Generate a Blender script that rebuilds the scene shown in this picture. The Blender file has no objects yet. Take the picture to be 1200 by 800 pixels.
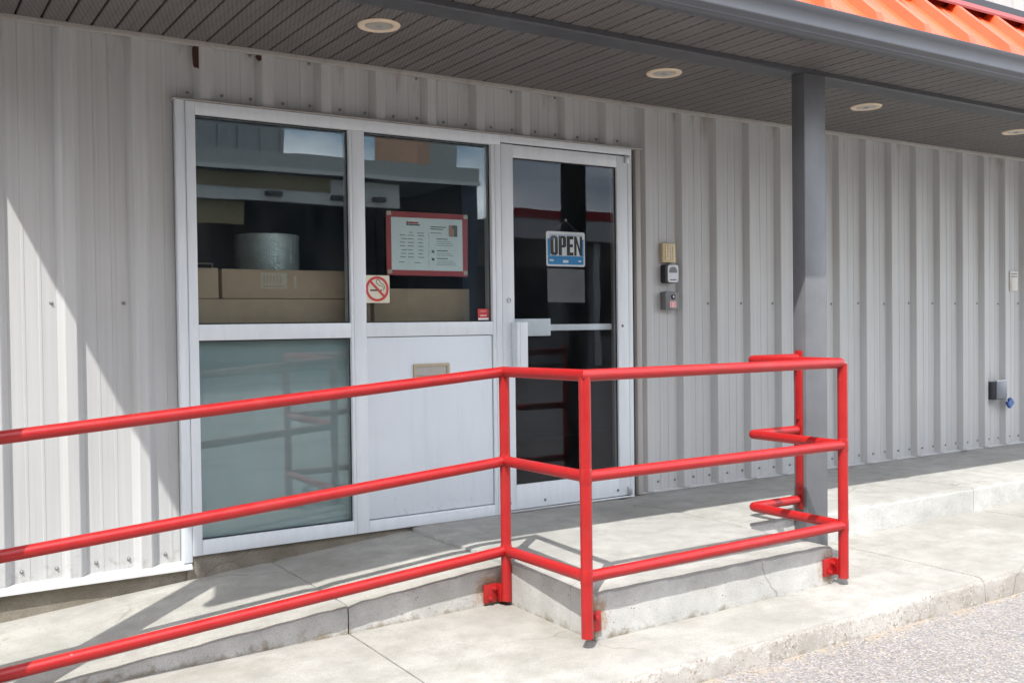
import bpy, bmesh, math, random
from mathutils import Vector, Matrix
random.seed(7)
scene = bpy.context.scene
col = scene.collection

# ------------------------------------------------------------------ camera
YAW, PITCH, ROLL = 0.570803, -0.018552, -0.012273
cam_d = bpy.data.cameras.new('camera')
cam = bpy.data.objects.new('camera', cam_d); col.objects.link(cam); scene.camera = cam
fw = Vector((math.sin(YAW)*math.cos(PITCH), math.cos(YAW)*math.cos(PITCH), math.sin(PITCH)))
r0 = Vector((math.cos(YAW), -math.sin(YAW), 0)); u0 = r0.cross(fw)
rt = r0*math.cos(ROLL) + u0*math.sin(ROLL); up = -r0*math.sin(ROLL) + u0*math.cos(ROLL)
cam.matrix_world = Matrix(((rt.x, up.x, -fw.x, 0), (rt.y, up.y, -fw.y, -4.8), (rt.z, up.z, -fw.z, 1.10), (0, 0, 0, 1)))
cam_d.sensor_width = 36.0; cam_d.lens = 36.0*1156.38/1200.0
cam_d.clip_start = 0.05; cam_d.clip_end = 2000

# ------------------------------------------------------------------ world, sun, exposure
SUN = Vector((0.48, 0.445, -1.0)).normalized()          # direction the light travels
elev = math.asin(-SUN.z); azim = math.atan2(-SUN.x, -SUN.y)
world = bpy.data.worlds.new('World'); scene.world = world; world.use_nodes = True
wn = world.node_tree.nodes; wl = world.node_tree.links
sky = wn.new('ShaderNodeTexSky'); sky.sky_type = 'NISHITA'; sky.sun_disc = False
sky.sun_elevation = elev; sky.sun_rotation = azim % (2*math.pi)
sky.air_density = 1.0; sky.dust_density = 1.5; sky.ozone_density = 1.0
tc = wn.new('ShaderNodeTexCoord')
cn = wn.new('ShaderNodeTexNoise'); cn.inputs['Scale'].default_value = 2.6; cn.inputs['Detail'].default_value = 7; cn.inputs['Roughness'].default_value = .58
cm = wn.new('ShaderNodeMapping'); cm.inputs['Scale'].default_value = (1, 1, 2.4)
wl.new(tc.outputs['Generated'], cm.inputs[0]); wl.new(cm.outputs[0], cn.inputs['Vector'])
cr = wn.new('ShaderNodeValToRGB'); cr.color_ramp.elements[0].position = .42; cr.color_ramp.elements[1].position = .60
wl.new(cn.outputs[0], cr.inputs[0])
cx = wn.new('ShaderNodeMix'); cx.data_type = 'RGBA'; wl.new(cr.outputs[0], cx.inputs[0]); wl.new(sky.outputs[0], cx.inputs[6]); cx.inputs[7].default_value = (13.0, 13.0, 13.3, 1)
wl.new(cx.outputs[2], wn['Background'].inputs['Color']); wn['Background'].inputs['Strength'].default_value = 0.13
sd = bpy.data.lights.new('sun', 'SUN'); sd.energy = 2.3; sd.angle = math.radians(0.53); sd.color = (1.0, 0.97, 0.925)
so = bpy.data.objects.new('sun', sd); col.objects.link(so)
so.rotation_euler = SUN.to_track_quat('-Z', 'Y').to_euler(); so.location = (-6, -8, 12)
vs = scene.view_settings
vs.view_transform = 'Standard'; vs.look = 'None'; vs.gamma = 1.0; vs.use_curve_mapping = False; vs.exposure = 1.46

# ------------------------------------------------------------------ materials
class NT:
    """small helper round a node tree"""
    def __init__(s, name):
        s.m = bpy.data.materials.new(name); s.m.use_nodes = True
        s.n = s.m.node_tree.nodes; s.l = s.m.node_tree.links; s.b = s.n['Principled BSDF']
    def link(s, a, b): s.l.new(a, b)
    def pos(s): return s.n.new('ShaderNodeNewGeometry').outputs['Position']
    def mapped(s, sc=(1, 1, 1), v=None):
        m = s.n.new('ShaderNodeVectorMath'); m.operation = 'MULTIPLY'
        s.link(v or s.pos(), m.inputs[0]); m.inputs[1].default_value = sc; return m.outputs[0]
    def noise(s, scale, detail=4, rough=.55, v=None):
        t = s.n.new('ShaderNodeTexNoise'); t.inputs['Scale'].default_value = scale; t.inputs['Detail'].default_value = detail
        t.inputs['Roughness'].default_value = rough; s.link(v or s.pos(), t.inputs['Vector']); return t.outputs[0]
    def voro(s, scale, out='Distance', v=None, feature='F1'):
        t = s.n.new('ShaderNodeTexVoronoi'); t.feature = feature; t.inputs['Scale'].default_value = scale
        s.link(v or s.pos(), t.inputs['Vector']); return t.outputs[out]
    def ramp(s, f, stops):
        r = s.n.new('ShaderNodeValToRGB'); s.link(f, r.inputs[0]); e = r.color_ramp.elements
        while len(e) < len(stops): e.new(.5)
        for i, (p, c) in enumerate(stops):
            e[i].position = p; e[i].color = (c, c, c, 1) if isinstance(c, (int, float)) else (*c, 1)
        return r.outputs[0]
    def math(s, op, a, b=None, clamp=False):
        m = s.n.new('ShaderNodeMath'); m.operation = op; m.use_clamp = clamp
        for i, x in enumerate((a, b)):
            if x is None: continue
            if isinstance(x, (int, float)): m.inputs[i].default_value = x
            else: s.link(x, m.inputs[i])
        return m.outputs[0]
    def mix(s, f, a, b, mode='MIX'):
        m = s.n.new('ShaderNodeMix'); m.data_type = 'RGBA'; m.blend_type = mode
        for sock, x in ((m.inputs[0], f), (m.inputs[6], a), (m.inputs[7], b)):
            if isinstance(x, (int, float)): sock.default_value = x
            elif isinstance(x, tuple): sock.default_value = (*x, 1)
            else: s.link(x, sock)
        return m.outputs[2]
    def bump(s, h, strength=.3, dist=.005):
        b = s.n.new('ShaderNodeBump'); b.inputs['Strength'].default_value = strength; b.inputs['Distance'].default_value = dist
        s.link(h, b.inputs['Height']); s.link(b.outputs[0], s.b.inputs['Normal'])
    def set(s, color=None, rough=None, metal=None, spec=None):
        for k, x in (('Base Color', color), ('Roughness', rough), ('Metallic', metal), ('Specular IOR Level', spec)):
            if x is None: continue
            if isinstance(x, tuple): s.b.inputs[k].default_value = (*x, 1)
            elif isinstance(x, (int, float)): s.b.inputs[k].default_value = x
            else: s.link(x, s.b.inputs[k])
        return s.m
    def axis(s, i):
        x = s.n.new('ShaderNodeSeparateXYZ'); s.link(s.pos(), x.inputs[0]); return x.outputs[i]

def plain(name, c, rough=.5, metal=0, var=.06, scale=30, spec=.5):
    t = NT(name)
    f = t.noise(scale, 4)
    lo = tuple(x*(1-var) for x in c); hi = tuple(min(1, x*(1+var)) for x in c)
    return t.set(t.mix(t.ramp(f, [(.3, 0), (.7, 1)]), lo, hi), rough, metal, spec)

def concrete(name, lo, hi, pits=.5, grime=None, rust=(), coarse=0):
    t = NT(name)
    big = t.noise(1.3, 5, .6); mid = t.noise(9, 5, .6); fine = t.noise(160, 3, .6); grit = t.noise(420, 2, .5)
    c = t.mix(t.ramp(big, [(.32, 0), (.68, 1)]), lo, hi)
    c = t.mix(t.ramp(mid, [(.30, .6), (.60, 0)]), c, tuple(x*.80 for x in lo))
    st = t.noise(1.0, 6, .7, t.mapped((2.2, 5.5, 5.5))); c = t.mix(t.ramp(st, [(.50, 0), (.72, .42)]), c, tuple(x*m for x, m in zip(lo, (.72, .70, .62))))
    c = t.mix(t.ramp(fine, [(.36, .35), (.5, 0)]), c, tuple(x*.55 for x in lo))
    c = t.mix(t.ramp(grit, [(.62, 0), (.74, .35)]), c, tuple(min(.8, x*1.3) for x in hi))
    wv = t.n.new('ShaderNodeVectorMath'); wv.operation = 'ADD'; wn_ = t.n.new('ShaderNodeTexNoise'); wn_.inputs['Scale'].default_value = 6; wn_.inputs['Detail'].default_value = 3
    t.link(t.pos(), wn_.inputs['Vector']); ws = t.n.new('ShaderNodeVectorMath'); ws.operation = 'SCALE'; ws.inputs['Scale'].default_value = .12
    t.link(wn_.outputs['Color'], ws.inputs[0]); t.link(t.pos(), wv.inputs[0]); t.link(ws.outputs[0], wv.inputs[1])
    cd = t.voro(.85, 'Distance', wv.outputs[0], 'DISTANCE_TO_EDGE'); cmask = t.ramp(t.noise(1.1, 2), [(.50, 0), (.56, .55)])
    c = t.mix(t.math('MULTIPLY', t.ramp(cd, [(.0015, 1), (.004, 0)]), cmask), c, (.11, .095, .08))
    # small air holes and dark specks
    cell = t.voro(38, 'Distance'); msk = t.noise(5.0, 2)
    hole = t.math('MULTIPLY', t.ramp(cell, [(.07, 1), (.13, 0)]), t.ramp(msk, [(.5, 0), (.56, pits)]))
    c = t.mix(hole, c, (.10, .085, .07))
    if grime:
        z = t.axis(2); n = t.noise(16, 4, .65)
        h = t.math('ADD', t.math('MULTIPLY', t.math('SUBTRACT', z, grime), -14.0), t.math('MULTIPLY', t.math('SUBTRACT', n, .5), 2.6))
        g = t.ramp(h, [(.15, 0), (.75, .8)])
        c = t.mix(g, c, (.17, .135, .085))
    for px in rust:
        d = t.n.new('ShaderNodeVectorMath'); d.operation = 'DISTANCE'; t.link(t.pos(), d.inputs[0]); d.inputs[1].default_value = px
        n = t.noise(45, 3, .7)
        h = t.math('ADD', t.math('MULTIPLY', d.outputs['Value'], 9.0), t.math('MULTIPLY', t.math('SUBTRACT', n, .5), 1.3))
        c = t.mix(t.ramp(h, [(.35, .75), (.85, 0)]), c, (.28, .15, .06))
    h = t.math('ADD', t.math('MULTIPLY', fine, .6), t.math('SUBTRACT', t.math('MULTIPLY', mid, .8), t.math('MULTIPLY', hole, 1.2)))
    if coarse:
        cell = t.voro(95, 'Color'); sp = t.n.new('ShaderNodeSeparateColor'); t.link(cell, sp.inputs[0])
        patch = t.ramp(t.noise(6, 3), [(.40, 0), (.60, 1)])
        c = t.mix(t.math('MULTIPLY', patch, t.ramp(sp.outputs[0], [(.72, 0), (.95, .75)])), c, (.20, .16, .12))
        c = t.mix(t.math('MULTIPLY', patch, t.ramp(sp.outputs[1], [(.80, 0), (.95, .5)])), c, (.56, .54, .51))
        h = t.math('ADD', h, t.math('MULTIPLY', t.math('MULTIPLY', t.voro(95, 'Distance'), patch), .5))
    t.bump(h, .45, .005)
    return t.set(c, .85, 0, .25)

MAT = {}
MAT['slab'] = concrete('concrete_slab', (.27, .262, .236), (.385, .377, .348), .35)
MAT['riser'] = concrete('concrete_riser', (.40, .40, .38), (.57, .567, .545), 1.0, grime=-.168,
                        rust=((2.42, -1.62, -.10), (3.86, -1.62, -.10), (2.35, -.93, -.13)))
MAT['kerb'] = concrete('concrete_kerb', (.33, .31, .275), (.52, .505, .475), 1.0, grime=-.285, coarse=1)
MAT['slab_old'] = concrete('concrete_landing', (.29, .288, .265), (.40, .397, .37), .6, grime=-.175,
                           rust=((2.42, -1.62, -.10), (3.86, -1.62, -.10), (2.35, -.93, -.13)))
MAT['ramp'] = concrete('concrete_ramp', (.28, .275, .248), (.395, .388, .355), .7, grime=-.19, rust=((2.35, -.93, -.13),))
MAT['found'] = concrete('concrete_foundation', (.17, .15, .115), (.31, .285, .235), 1.0)
MAT['joint'] = plain('joint_filler', (.07, .06, .05), .95)

def asphalt():
    t = NT('asphalt')
    big = t.noise(.9, 5, .6); c = t.mix(t.ramp(big, [(.3, 0), (.7, 1)]), (.185, .178, .174), (.245, .235, .23))
    cell = t.voro(130, 'Color'); sep = t.n.new('ShaderNodeSeparateColor'); t.link(cell, sep.inputs[0])
    c = t.mix(t.ramp(sep.outputs[0], [(.55, 0), (.95, .85)]), c, (.39, .36, .345))
    c = t.mix(t.ramp(sep.outputs[1], [(.70, 0), (.95, .8)]), c, (.12, .113, .108))
    c = t.mix(t.ramp(sep.outputs[2], [(.86, 0), (.97, .8)]), c, (.36, .30, .22))
    oil = t.noise(2.3, 4, .6); c = t.mix(t.ramp(oil, [(.60, 0), (.74, .35)]), c, (.12, .11, .105))
    yy = t.axis(1); kn = t.noise(11, 5, .7)      # sand washed up against the kerb
    kh = t.math('ADD', t.math('MULTIPLY', t.math('SUBTRACT', yy, -2.10), 9.0), t.math('MULTIPLY', t.math('SUBTRACT', kn, .58), 5.0))
    c = t.mix(t.ramp(kh, [(.25, 0), (1.0, .7)]), c, (.34, .27, .19))
    d = t.voro(130, 'Distance'); t.bump(t.math('ADD', d, t.noise(300, 2)), .6, .004)
    return t.set(c, .9, 0, .25)
MAT['asphalt'] = asphalt()

def siding(name, lo, hi):
    t = NT(name)
    s = t.mapped((60, 60, .8)); streak = t.noise(1.0, 4, .6, s)
    s2 = t.mapped((2.5, 2.5, .9)); blot = t.noise(1.0, 4, .6, s2)
    c = t.mix(t.ramp(streak, [(.3, 0), (.7, 1)]), lo, hi)
    c = t.mix(t.ramp(blot, [(.45, 0), (.75, .28)]), c, tuple(x*.72 for x in lo))
    # browner in a few places, more so towards the soffit trim
    z = t.axis(2); n = t.noise(1.0, 4, .65, t.mapped((7, 7, 1.6)))
    h = t.math('ADD', t.math('MULTIPLY', t.math('SUBTRACT', z, 2.28), 3.2), t.math('MULTIPLY', t.math('SUBTRACT', n, .62), 5.0))
    c = t.mix(t.ramp(h, [(.25, 0), (1.0, .5)]), c, (.20, .125, .07))
    d = t.noise(26, 5, .7)
    h2 = t.math('ADD', t.math('MULTIPLY', t.math('SUBTRACT', z, .10), -5.0), t.math('MULTIPLY', t.math('SUBTRACT', d, .56), 4.0))
    c = t.mix(t.ramp(h2, [(.3, 0), (1.1, .45)]), c, (.26, .225, .17))
    t.bump(t.noise(1.0, 3, .5, t.mapped((8, 8, 2.2))), .16, .006)
    return t.set(c, .42, 0, .45)
MAT['siding'] = siding('siding_paint', (.445, .453, .450), (.505, .513, .509))
MAT['trim'] = siding('trim_paint', (.38, .365, .34), (.43, .415, .39))
MAT['flash'] = plain('flashing_paint', (.47, .475, .47), .35)
MAT['whitewall'] = siding('upper_wall_paint', (.62, .63, .66), (.68, .69, .71))

def alu():
    t = NT('white_aluminium')
    n = t.noise(1.0, 4, .6, t.mapped((25, 25, 4)))
    c = t.mix(t.ramp(n, [(.3, 0), (.7, 1)]), (.675, .735, .775), (.75, .80, .83))
    sp = t.noise(110, 2); c = t.mix(t.ramp(sp, [(.70, 0), (.76, .5)]), c, (.25, .23, .2))
    return t.set(c, .33, .0, .5)
MAT['alu'] = alu()
def panel_paint(name, c, rough):
    t = NT(name); n = t.noise(3, 5, .65); col_ = t.mix(t.ramp(n, [(.3, 0), (.7, 1)]), tuple(x*.95 for x in c), c)
    st = t.noise(1.0, 4, .65, t.mapped((22, 22, 1.6))); col_ = t.mix(t.ramp(st, [(.55, 0), (.8, .22)]), col_, tuple(x*.6 for x in c))
    z = t.axis(2); d = t.noise(20, 5, .7)
    h = t.math('ADD', t.math('MULTIPLY', t.math('SUBTRACT', z, .16), -5.0), t.math('MULTIPLY', t.math('SUBTRACT', d, .55), 4.0))
    col_ = t.mix(t.ramp(h, [(.3, 0), (1.0, .35)]), col_, (.30, .26, .20))
    sp = t.noise(60, 2); col_ = t.mix(t.ramp(sp, [(.755, 0), (.79, .3)]), col_, (.3, .27, .22))
    t.bump(t.noise(2.2, 3), .12, .01)
    return t.set(col_, rough, 0, .5)
MAT['panel'] = panel_paint('panel_paint', (.70, .76, .81), .40)
MAT['gasket'] = plain('black_gasket', (.02, .02, .022), .6)
MAT['steelblue'] = plain('canopy_dark_paint', (.062, .065, .073), .38, var=.1)
MAT['gutter'] = plain('gutter_paint', (.072, .077, .087), .42, var=.06, scale=9)

def post_paint():
    t = NT('post_paint')
    n = t.noise(5, 5, .65); c = t.mix(t.ramp(n, [(.3, 0), (.7, 1)]), (.118, .123, .133), (.155, .161, .173))
    s = t.noise(1.0, 3, .6, t.mapped((30, 30, 6))); c = t.mix(t.ramp(s, [(.70, 0), (.78, .5)]), c, (.42, .43, .45))
    return t.set(c, .45, 0, .45)
MAT['post'] = post_paint()

def soffit():
    t = NT('soffit_vinyl')
    x = t.axis(0); y = t.axis(1)
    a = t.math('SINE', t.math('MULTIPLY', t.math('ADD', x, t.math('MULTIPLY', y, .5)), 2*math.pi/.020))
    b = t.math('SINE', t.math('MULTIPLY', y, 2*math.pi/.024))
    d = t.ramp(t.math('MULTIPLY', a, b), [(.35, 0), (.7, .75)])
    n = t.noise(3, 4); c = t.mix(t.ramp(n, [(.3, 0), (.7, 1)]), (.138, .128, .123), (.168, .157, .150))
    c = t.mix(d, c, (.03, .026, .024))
    return t.set(c, .55, 0, .35)
MAT['soffit'] = soffit()
MAT['dark'] = plain('dark_void', (.012, .011, .011), .9)

def red():
    t = NT('red_paint')
    n = t.noise(14, 5, .65); c = t.mix(t.ramp(n, [(.3, 0), (.7, 1)]), (.31, .008, .009), (.37, .011, .011))
    chip = t.noise(70, 3, .6); c = t.mix(t.ramp(chip, [(.722, 0), (.745, .6)]), c, (.42, .24, .22))
    z = t.axis(2); rn = t.noise(38, 4, .7)
    rh = t.math('ADD', t.math('MULTIPLY', t.math('SUBTRACT', z, -.06), -7.0), t.math('MULTIPLY', t.math('SUBTRACT', rn, .60), 6.0))
    c = t.mix(t.ramp(rh, [(.55, 0), (.9, .85)]), c, (.10, .028, .012))
    dirt = t.noise(6, 5, .7); c = t.mix(t.ramp(dirt, [(.52, 0), (.74, .42)]), c, (.26, .035, .03))
    wear = t.noise(24, 4, .7); c = t.mix(t.ramp(wear, [(.62, 0), (.8, .5)]), c, (.40, .02, .018))
    t.bump(t.noise(120, 3), .08, .002)
    return t.set(c, t.ramp(n, [(.3, .30), (.7, .44)]), 0, .5)
MAT['red'] = red()

def orange():
    t = NT('orange_roof_paint')
    n = t.noise(4, 5, .6); c = t.mix(t.ramp(n, [(.3, 0), (.7, 1)]), (.70, .072, .014), (.78, .092, .020))
    return t.set(c, .38, 0, .5)
MAT['orange'] = orange()
MAT['cap'] = plain('red_cap_paint', (.26, .022, .014), .4)
MAT['cream'] = plain('cream_plastic', (.78, .64, .48), .4)
MAT['reflector'] = plain('lamp_reflector', (.55, .53, .48), .3, .4)
MAT['bulb'] = plain('lamp_glass', (.35, .35, .34), .15)

def glass(name, tint, refl):
    t = NT(name); t.n.remove(t.b)
    g = t.n.new('ShaderNodeNewGeometry')
    ior = t.n.new('ShaderNodeMix'); ior.data_type = 'FLOAT'; t.link(g.outputs['Backfacing'], ior.inputs[0])
    ior.inputs[2].default_value = 1.52; ior.inputs[3].default_value = 1/1.52
    f = t.n.new('ShaderNodeFresnel'); t.link(ior.outputs[0], f.inputs['IOR'])
    tr = t.n.new('ShaderNodeBsdfTransparent'); tr.inputs[0].default_value = (*tint, 1)
    gl = t.n.new('ShaderNodeBsdfGlossy'); gl.inputs['Roughness'].default_value = 0.0; gl.inputs['Color'].default_value = (*refl, 1)
    wob = t.noise(1.6, 2); b = t.n.new('ShaderNodeBump'); b.inputs['Strength'].default_value = .05; b.inputs['Distance'].default_value = .012
    t.link(wob, b.inputs['Height']); t.link(b.outputs[0], gl.inputs['Normal'])
    mx = t.n.new('ShaderNodeMixShader'); t.link(f.outputs[0], mx.inputs[0]); t.link(tr.outputs[0], mx.inputs[1]); t.link(gl.outputs[0], mx.inputs[2])
    df = t.n.new('ShaderNodeBsdfDiffuse'); df.inputs[0].default_value = (.55, .55, .52, 1)
    sm = t.noise(1.0, 5, .7, t.mapped((5, 5, 2.2))); fine = t.noise(90, 3, .7)
    df_f = t.math('MULTIPLY', t.ramp(sm, [(.40, .002), (.75, .022)]), t.ramp(fine, [(.3, .5), (.7, 1)]))
    m2 = t.n.new('ShaderNodeMixShader'); t.link(df_f, m2.inputs[0]); t.link(mx.outputs[0], m2.inputs[1]); t.link(df.outputs[0], m2.inputs[2])
    t.link(m2.outputs[0], t.n['Material Output'].inputs[0]); return t.m
MAT['glass'] = glass('window_glass', (.96, .985, .985), (.64, .68, .70))
MAT['glassdoor'] = glass('tinted_door_glass', (.95, .965, .97), (.36, .38, .42))
def backing():
    t = NT('pale_backing_board'); n = t.noise(2.0, 4); c = t.mix(t.ramp(n, [(.3, 0), (.7, 1)]), (.27, .335, .34), (.335, .395, .395))
    w = t.noise(1.0, 3, .6, t.mapped((1.2, 1.2, 14))); c = t.mix(t.ramp(w, [(.5, 0), (.7, .3)]), c, (.20, .255, .26))
    return t.set(c, .6, 0, .4)
MAT['backing'] = backing()
MAT['card'] = plain('cardboard', (.47, .325, .225), .8, var=.07, scale=12)
MAT['gapshadow'] = plain('painted_gap_shadow', (.06, .045, .03), .9)
MAT['tape'] = plain('packing_tape', (.55, .47, .38), .25)
def bubble():
    t = NT('bubble_wrap'); d = t.voro(150, 'Distance'); t.bump(d, .6, .003)
    return t.set(t.mix(t.ramp(t.noise(14, 3), [(.3, 0), (.7, 1)]), (.58, .65, .66), (.74, .79, .79)), .12, .45, .8)
MAT['bubble'] = bubble()
MAT['roomwall'] = plain('interior_paint', (.075, .135, .21), .8)
MAT['roomfloor'] = plain('interior_floor', (.06, .055, .05), .6)
MAT['yellow'] = plain('faded_yellow_paint', (.26, .215, .11), .6)
MAT['brass'] = plain('worn_brass', (.48, .42, .31), .35, .7)
MAT['brassdark'] = plain('dull_flap', (.40, .39, .36), .45, .2)
MAT['steel'] = plain('brushed_steel', (.50, .51, .52), .35, .7)
MAT['lidgrey'] = plain('cast_grey_lid', (.17, .185, .215), .4, .2)
MAT['screw'] = plain('zinc_screw', (.26, .26, .26), .4, .4)
MAT['greyplastic'] = plain('grey_plastic', (.16, .165, .17), .5)
MAT['black'] = plain('black_plastic', (.018, .018, .02), .4)
MAT['silver'] = plain('silver_cover', (.48, .49, .51), .35, .4)
MAT['ivory'] = plain('ivory_plastic', (.60, .50, .30), .5)
MAT['ivorykey'] = plain('ivory_keys', (.66, .57, .38), .45)
MAT['offwhite'] = plain('off_white_plastic', (.60, .58, .54), .5)
MAT['blue'] = plain('blue_padlock', (.03, .10, .34), .35)
MAT['paper'] = plain('white_paper', (.82, .86, .87), .55, var=.02, scale=5)
MAT['redpaper'] = plain('red_card', (.46, .055, .065), .5, var=.08)
MAT['ink'] = plain('grey_ink', (.16, .17, .18), .7)
MAT['redink'] = plain('red_ink', (.55, .06, .06), .7)
MAT['skin'] = plain('printed_pink', (.50, .28, .24), .7)
MAT['signwhite'] = plain('sign_white', (.86, .88, .88), .4, var=.02)
MAT['signblue'] = plain('sign_blue', (.015, .26, .58), .4, var=.04)
MAT['signblack'] = plain('sign_black', (.012, .013, .016), .4)
MAT['sheet'] = plain('grey_sheet', (.11, .11, .118), .6, var=.12, scale=9)
MAT['sticker'] = plain('sticker_cream', (.66, .65, .52), .45)
MAT['string'] = plain('grey_cord', (.26, .26, .25), .7)
MAT['rust'] = plain('rusty_closure', (.045, .015, .007), .9, var=.3, scale=60)
MAT['pinklabel'] = plain('pink_label', (.78, .50, .50), .4)
MAT['farwhite'] = plain('far_white_paint', (.62, .63, .62), .6)
MAT['fargrey'] = plain('far_grey_metal', (.40, .41, .39), .6)
MAT['fargrey2'] = plain('far_grey_cladding', (.34, .355, .355), .6)
MAT['farred'] = plain('far_red_paint', (.40, .02, .025), .5)
MAT['fartan'] = plain('far_tan_brick', (.55, .33, .22), .8)
MAT['shadewing'] = plain('added_wing_dark', (.10, .075, .06), .8)
MAT['grit'] = plain('sandy_grit', (.30, .26, .21), .9, var=.5, scale=200)
MAT['farnavy'] = plain('far_navy_paint', (.02, .035, .06), .5)

# ------------------------------------------------------------------ mesh helpers
class MB:
    def __init__(s): s.bm = bmesh.new()
    def box(s, x0, x1, y0, y1, z0, z1, bev=0, seg=2):
        r = bmesh.ops.create_cube(s.bm, size=1.0); v = r['verts']
        for p in v: p.co = Vector(((x0+x1)/2 + p.co.x*(x1-x0), (y0+y1)/2 + p.co.y*(y1-y0), (z0+z1)/2 + p.co.z*(z1-z0)))
        if bev:
            e = {e for p in v for e in p.link_edges}
            bmesh.ops.bevel(s.bm, geom=list(e), offset=bev, segments=seg, affect='EDGES', profile=.5)
        return s
    def ext_x(s, prof, x0, x1, closed=True, cap=True):
        """profile of (y, z) swept along x"""
        a = [s.bm.verts.new((x0, y, z)) for y, z in prof]; b = [s.bm.verts.new((x1, y, z)) for y, z in prof]
        n = len(prof)
        for i in range(n if closed else n-1):
            j = (i+1) % n; s.bm.faces.new((a[i], a[j], b[j], b[i]))
        if closed and cap: s.bm.faces.new(a[::-1]); s.bm.faces.new(b)
        return s
    def ext_z(s, prof, z0, z1, closed=False):
        a = [s.bm.verts.new((x, y, z0)) for x, y in prof]; b = [s.bm.verts.new((x, y, z1)) for x, y in prof]
        n = len(prof)
        for i in range(n if closed else n-1):
            j = (i+1) % n; s.bm.faces.new((a[i], a[j], b[j], b[i]))
        if closed: s.bm.faces.new(a[::-1]); s.bm.faces.new(b)
        return s
    def ext_y(s, poly, y0, y1):
        """closed outline of (x, z) given thickness from y0 to y1"""
        a = [s.bm.verts.new((x, y0, z)) for x, z in poly]; b = [s.bm.verts.new((x, y1, z)) for x, z in poly]
        n = len(poly)
        for i in range(n):
            j = (i+1) % n; s.bm.faces.new((a[i], a[j], b[j], b[i]))
        s.bm.faces.new(a[::-1]); s.bm.faces.new(b); return s
    def ring_y(s, outer, inner, y0, y1):
        n = len(outer); R = []
        for poly in (outer, inner):
            for y in (y0, y1): R.append([s.bm.verts.new((x, y, z)) for x, z in poly])
        of, ob, nf, nb = R
        for i in range(n):
            j = (i+1) % n
            s.bm.faces.new((of[i], of[j], nf[j], nf[i])); s.bm.faces.new((ob[i], nb[i], nb[j], ob[j]))
            s.bm.faces.new((of[i], ob[i], ob[j], of[j])); s.bm.faces.new((nf[i], nf[j], nb[j], nb[i]))
        return s
    def tube(s, path, r, seg=18, cap=True):
        path = [Vector(p) for p in path]; rings = []
        for i, p in enumerate(path):
            d0 = (p-path[i-1]).normalized() if i else (path[1]-p).normalized()
            d1 = (path[i+1]-p).normalized() if i < len(path)-1 else d0
            t = (d0+d1).normalized(); k = 1/max(.3, t.dot(d0))
            ref = Vector((0, 0, 1)) if abs(d0.z) < .9 else Vector((1, 0, 0))
            u = d0.cross(ref).normalized(); v = u.cross(d0).normalized()
            ring = []
            for a in range(seg):
                q = (u*math.cos(2*math.pi*a/seg) + v*math.sin(2*math.pi*a/seg))*r
                q = q - d0*(q.dot(t)/t.dot(d0))         # slide along the pipe to the mitre plane
                ring.append(s.bm.verts.new(p+q))
            rings.append(ring)
        for A, B, pa, pb in zip(rings, rings[1:], path, path[1:]):
            # nearest start keeps rings untwisted
            o = min(range(seg), key=lambda k: sum((A[i].co-pa-(B[(i+k) % seg].co-pb)).length for i in range(0, seg, 3)))
            for i in range(seg):
                s.bm.faces.new((A[i], A[(i+1) % seg], B[(i+1+o) % seg], B[(i+o) % seg]))
        if cap: s.bm.faces.new(rings[0][::-1]); s.bm.faces.new(rings[-1])
        return s
    def lathe(s, prof, cx, cy, cz, axis='z', seg=32):
        """prof of (r, h) turned about an axis through (cx, cy, cz)"""
        R = []
        for r, h in prof:
            ring = []
            for a in range(seg):
                c, q = r*math.cos(2*math.pi*a/seg), r*math.sin(2*math.pi*a/seg)
                ring.append(s.bm.verts.new((cx+c, cy+q, cz+h) if axis == 'z' else (cx+c, cy+h, cz+q)))
            R.append(ring)
        for A, B in zip(R, R[1:]):
            for i in range(seg): s.bm.faces.new((A[i], A[(i+1) % seg], B[(i+1) % seg], B[i]))
        s.bm.faces.new(R[0]); s.bm.faces.new(R[-1][::-1]); return s
    def build(s, name, mat, parent=None, smooth=False, stuff=False):
        bmesh.ops.recalc_face_normals(s.bm, faces=s.bm.faces)
        me = bpy.data.meshes.new(name); s.bm.to_mesh(me); s.bm.free()
        me.materials.append(MAT[mat])
        if smooth:
            me.polygons.foreach_set('use_smooth', [True]*len(me.polygons))
            me.set_sharp_from_angle(angle=math.radians(38))
        o = bpy.data.objects.new(name, me); col.objects.link(o)
        if parent: o.parent = parent; o.matrix_parent_inverse = parent.matrix_world.inverted()
        if stuff: o['kind'] = 'stuff'
        return o

def thing(name, label, cat, loc, group=None):
    o = bpy.data.objects.new(name, None); col.objects.link(o); o.location = loc; o.empty_display_size = .2
    o.matrix_world = Matrix.Translation(loc)
    o['label'] = label; o['category'] = cat
    if group: o['group'] = group
    return o
def tag(o, label, cat): o['label'] = label; o['category'] = cat; return o
def struct(o): o['kind'] = 'structure'; return o
def box(name, mat, parent, *a, bev=0): return MB().box(*a, bev=bev).build(name, mat, parent, smooth=bool(bev))
def rrect(x0, x1, z0, z1, r, n=5):
    out = []
    for cx, cz, a0 in ((x1-r, z1-r, 0), (x0+r, z1-r, 90), (x0+r, z0+r, 180), (x1-r, z0+r, 270)):
        for i in range(n+1):
            a = math.radians(a0 + 90*i/n); out.append((cx+r*math.cos(a), cz+r*math.sin(a)))
    return out

# ------------------------------------------------------------------ ground and paving
g = MB(); g.box(-250, 250, -250, 250, -1.3, -.30); struct(g.build('asphalt_ground', 'asphalt'))

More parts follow.
